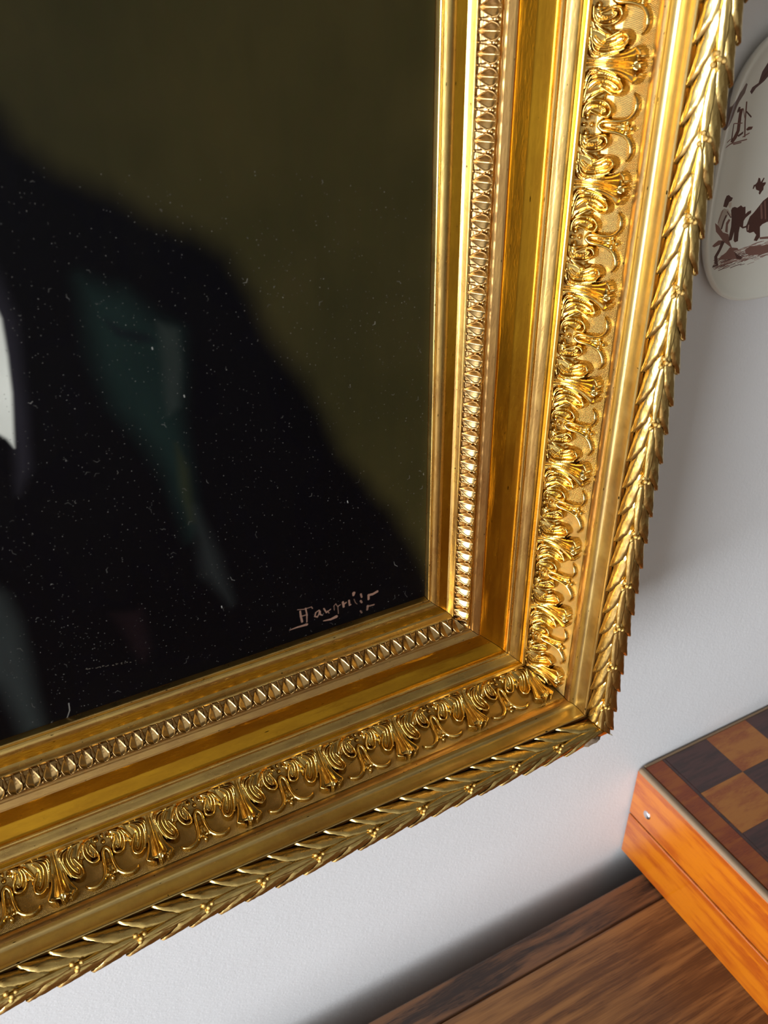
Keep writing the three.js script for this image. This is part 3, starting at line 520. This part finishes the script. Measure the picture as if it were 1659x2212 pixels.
// ---------------------------------------------------------------- the ceramic plaque on the wall
{
  const cx = RX(1.303), cy = RY(-0.287), a = 0.1815 * D, b = 0.2195 * D, zT = RZ(-1.02);
  const rings = [[0.90, 0.0005], [0.955, 0.0035], [0.985, 0.0068], [1.0, 0.0090], [0.998, 0.0104], [0.985, 0.0113], [0.965, 0.0113], [0.945, 0.0106], [0.90, 0.0100], [0.6, 0.0100], [0.3, 0.0100], [0.02, 0.0100]];
  const N = 96, pos = [], uv = [], idx = [];
  for (const [r, z] of rings) for (let k = 0; k <= N; k++) {
    const t = k / N * 2 * Math.PI, c = Math.cos(t), s = Math.sin(t), x = Math.sign(c) * Math.pow(Math.abs(c), 2 / 3) * a * r, y = Math.sign(s) * Math.pow(Math.abs(s), 2 / 3) * b * r;
    pos.push(x, y, z); uv.push(0.5 + x / (2 * a), 0.5 + y / (2 * b));
  }
  for (let i = 0; i + 1 < rings.length; i++) for (let k = 0; k < N; k++) { const p = i * (N + 1) + k, q = p + N + 1; idx.push(p, p + 1, q, p + 1, q + 1, q); }
  const g = new THREE.BufferGeometry(); g.setAttribute('position', new THREE.Float32BufferAttribute(pos, 3)); g.setAttribute('uv', new THREE.Float32BufferAttribute(uv, 2)); g.setIndex(idx); g.computeVertexNormals();
  const TW = 1024, TH = Math.round(TW * b / a), cv = document.createElement('canvas'); cv.width = TW; cv.height = TH;
  const ctx = cv.getContext('2d'); ctx.fillStyle = '#dfe0d8'; ctx.fillRect(0, 0, TW, TH);
  const Q = (px, py) => { const v = onPlane(px, py, zT); return [(0.5 + (v.x - cx) / (2 * a)) * TW, (0.5 - (v.y - cy) / (2 * b)) * TH]; };
  const T = (x, y) => Q(1500 + x / 7.37, 360 + y / 7.37), S = (x, y) => Q(1500 + x / 7.37, 60 + y / 7.37);
  const fill = (F, pts, col) => { ctx.fillStyle = col; ctx.beginPath(); pts.forEach(([x, y], i) => { const [u, v] = F(x, y); i ? ctx.lineTo(u, v) : ctx.moveTo(u, v); }); ctx.closePath(); ctx.fill(); };
  const line = (F, pts, w, col) => { ctx.strokeStyle = col; ctx.lineWidth = w; ctx.lineCap = ctx.lineJoin = 'round'; ctx.beginPath(); pts.forEach(([x, y], i) => { const [u, v] = F(x, y); i ? ctx.lineTo(u, v) : ctx.moveTo(u, v); }); ctx.stroke(); };
  const B = '#4a231f', M = '#7d564e', Lt = '#a98b80';
  // ground strokes
  for (let k = 0; k < 240; k++) { const x = 270 + rnd() * 1300, y = 1640 - (x - 270) * 0.33 - 40 + (rnd() - 0.5) * 330 * (0.4 + 0.6 * rnd()), L = 60 + 150 * rnd(); line(T, [[x, y], [x + L * 0.5, y - L * 0.20 - 6 * rnd()], [x + L, y - L * 0.36]], 1.2 + 2.4 * rnd(), rnd() < 0.35 ? B : rnd() < 0.6 ? M : Lt); }
  fill(T, [[820, 1330], [900, 1270], [1100, 1260], [1300, 1220], [1300, 1330], [1100, 1400], [900, 1420], [830, 1380]], M);
  fill(T, [[290, 1270], [400, 1180], [480, 1180], [440, 1240], [330, 1290]], M);
  // herdsman with dark cap leaning on a stick, his dog and the black calf he pats
  fill(T, [[475, 640], [500, 540], [530, 470], [565, 455], [600, 490], [630, 500], [610, 545], [570, 570], [555, 610], [530, 655]], B);
  fill(T, [[555, 620], [570, 575], [610, 570], [605, 640], [575, 665]], '#cfc3b6');
  fill(T, [[385, 930], [400, 840], [440, 720], [490, 670], [540, 690], [560, 760], [520, 830], [470, 960], [440, 1010]], '#b3a79c');
  line(T, [[470, 700], [430, 800], [395, 900]], 5, M); line(T, [[520, 790], [480, 880], [450, 990]], 9, B); line(T, [[545, 700], [570, 750], [620, 800], [690, 760], [750, 660]], 9, '#c2b4a8'); line(T, [[540, 720], [590, 810], [650, 800]], 4, B);
  fill(T, [[345, 900], [400, 950], [470, 1050], [560, 1080], [575, 1200], [620, 1310], [560, 1260], [480, 1200], [410, 1100], [360, 1040]], M);
  fill(T, [[450, 1190], [500, 1200], [440, 1330], [380, 1440], [390, 1560], [330, 1560], [330, 1440], [400, 1320]], B); line(T, [[300, 1595], [385, 1570]], 9, B);
  fill(T, [[580, 1290], [700, 1300], [720, 1330], [640, 1350], [700, 1400], [770, 1450], [740, 1490], [640, 1470], [560, 1480], [400, 1490], [420, 1450], [520, 1370]], M);
  fill(T, [[650, 1360], [690, 1400], [780, 1450], [760, 1480], [690, 1470]], B);
  fill(T, [[600, 700], [620, 660], [660, 645], [700, 660], [760, 620], [790, 650], [830, 640], [830, 760], [870, 720], [920, 700], [920, 740], [830, 820], [800, 870], [790, 960], [740, 960], [720, 1060], [710, 1190], [660, 1210], [640, 1180], [650, 1040], [610, 1170], [560, 1190], [570, 1100], [600, 960], [610, 830]], B);
  fill(T, [[505, 1040], [520, 900], [560, 840], [590, 850], [550, 930], [545, 1060]], M);
  // grazing bull
  fill(T, [[860, 900], [900, 800], [960, 740], [1040, 640], [1110, 550], [1200, 480], [1500, 430], [1500, 880], [1300, 900], [1180, 880], [1100, 920], [1060, 960], [1060, 1120], [1010, 1190], [960, 1180], [1000, 1090], [960, 1040], [900, 1060], [850, 1040], [840, 980]], B);
  line(T, [[750, 945], [790, 975], [840, 960], [890, 870], [940, 820]], 8, B); line(T, [[1080, 620], [1090, 820]], 12, M); line(T, [[1140, 560], [1150, 830]], 9, M); line(T, [[880, 940], [870, 1010]], 7, '#b59a90');
  fill(T, [[1050, 1130], [1500, 1080], [1500, 1130], [1060, 1160]], M);
  // the bird tumbling above
  fill(T, [[1040, 180], [1065, 190], [1075, 250], [1120, 180], [1135, 185], [1100, 260], [1155, 250], [1150, 280], [1120, 320], [1115, 370], [1090, 400], [1060, 450], [1040, 430], [1050, 390], [1000, 370], [985, 310], [960, 360], [945, 355], [960, 300], [990, 285], [1020, 250]], B);
  // trestle and slanting timber higher up
  fill(S, [[520, 1480], [600, 1270], [720, 1030], [830, 880], [860, 900], [820, 1040], [720, 1180], [640, 1330], [570, 1500], [500, 1640]], '#6d5853');
  fill(S, [[905, 1020], [940, 950], [1040, 880], [1100, 700], [1300, 380], [1300, 650], [1130, 850], [1000, 960], [930, 1060]], '#54383a'); line(S, [[1060, 880], [1280, 560]], 7, B);
  fill(S, [[690, 1330], [720, 1260], [755, 1265], [740, 1330], [705, 1360]], B);
  fill(S, [[740, 1300], [800, 1280], [770, 1400], [740, 1640], [690, 1760], [630, 1840], [590, 1820], [640, 1740], [690, 1640], [715, 1450]], '#5e322a');
  line(S, [[640, 1540], [625, 1660], [610, 1800]], 7, B); line(S, [[640, 1530], [780, 1520]], 4, M); line(S, [[850, 1190], [825, 1500], [820, 1730]], 8, '#6a453d'); line(S, [[800, 1300], [820, 1440]], 4, M); line(S, [[850, 1340], [920, 1420]], 6, B);
  fill(S, [[840, 1620], [880, 1580], [950, 1575], [930, 1620], [860, 1640]], '#5e322a'); fill(S, [[700, 1720], [800, 1650], [790, 1690], [720, 1740]], B);
  for (const p of [[[500, 1910], [600, 1850], [850, 1780]], [[520, 1830], [590, 1780]], [[790, 1740], [890, 1680]], [[640, 1860], [760, 1830]]]) line(S, p, 5, M);
  const map = new THREE.CanvasTexture(cv); map.colorSpace = THREE.SRGBColorSpace;
  const pl = mesh('ceramic_plaque', g, new THREE.MeshPhysicalMaterial({ name: 'glazed faience', map, roughness: 0.3, clearcoat: 0.8, clearcoatRoughness: 0.08 }));
  pl.position.set(cx, cy, 0);
  tag(pl, 'white glazed ceramic wall plaque with brown printed cattle scene beside the frame', 'plaque');
}

renderer.render(scene, camera);
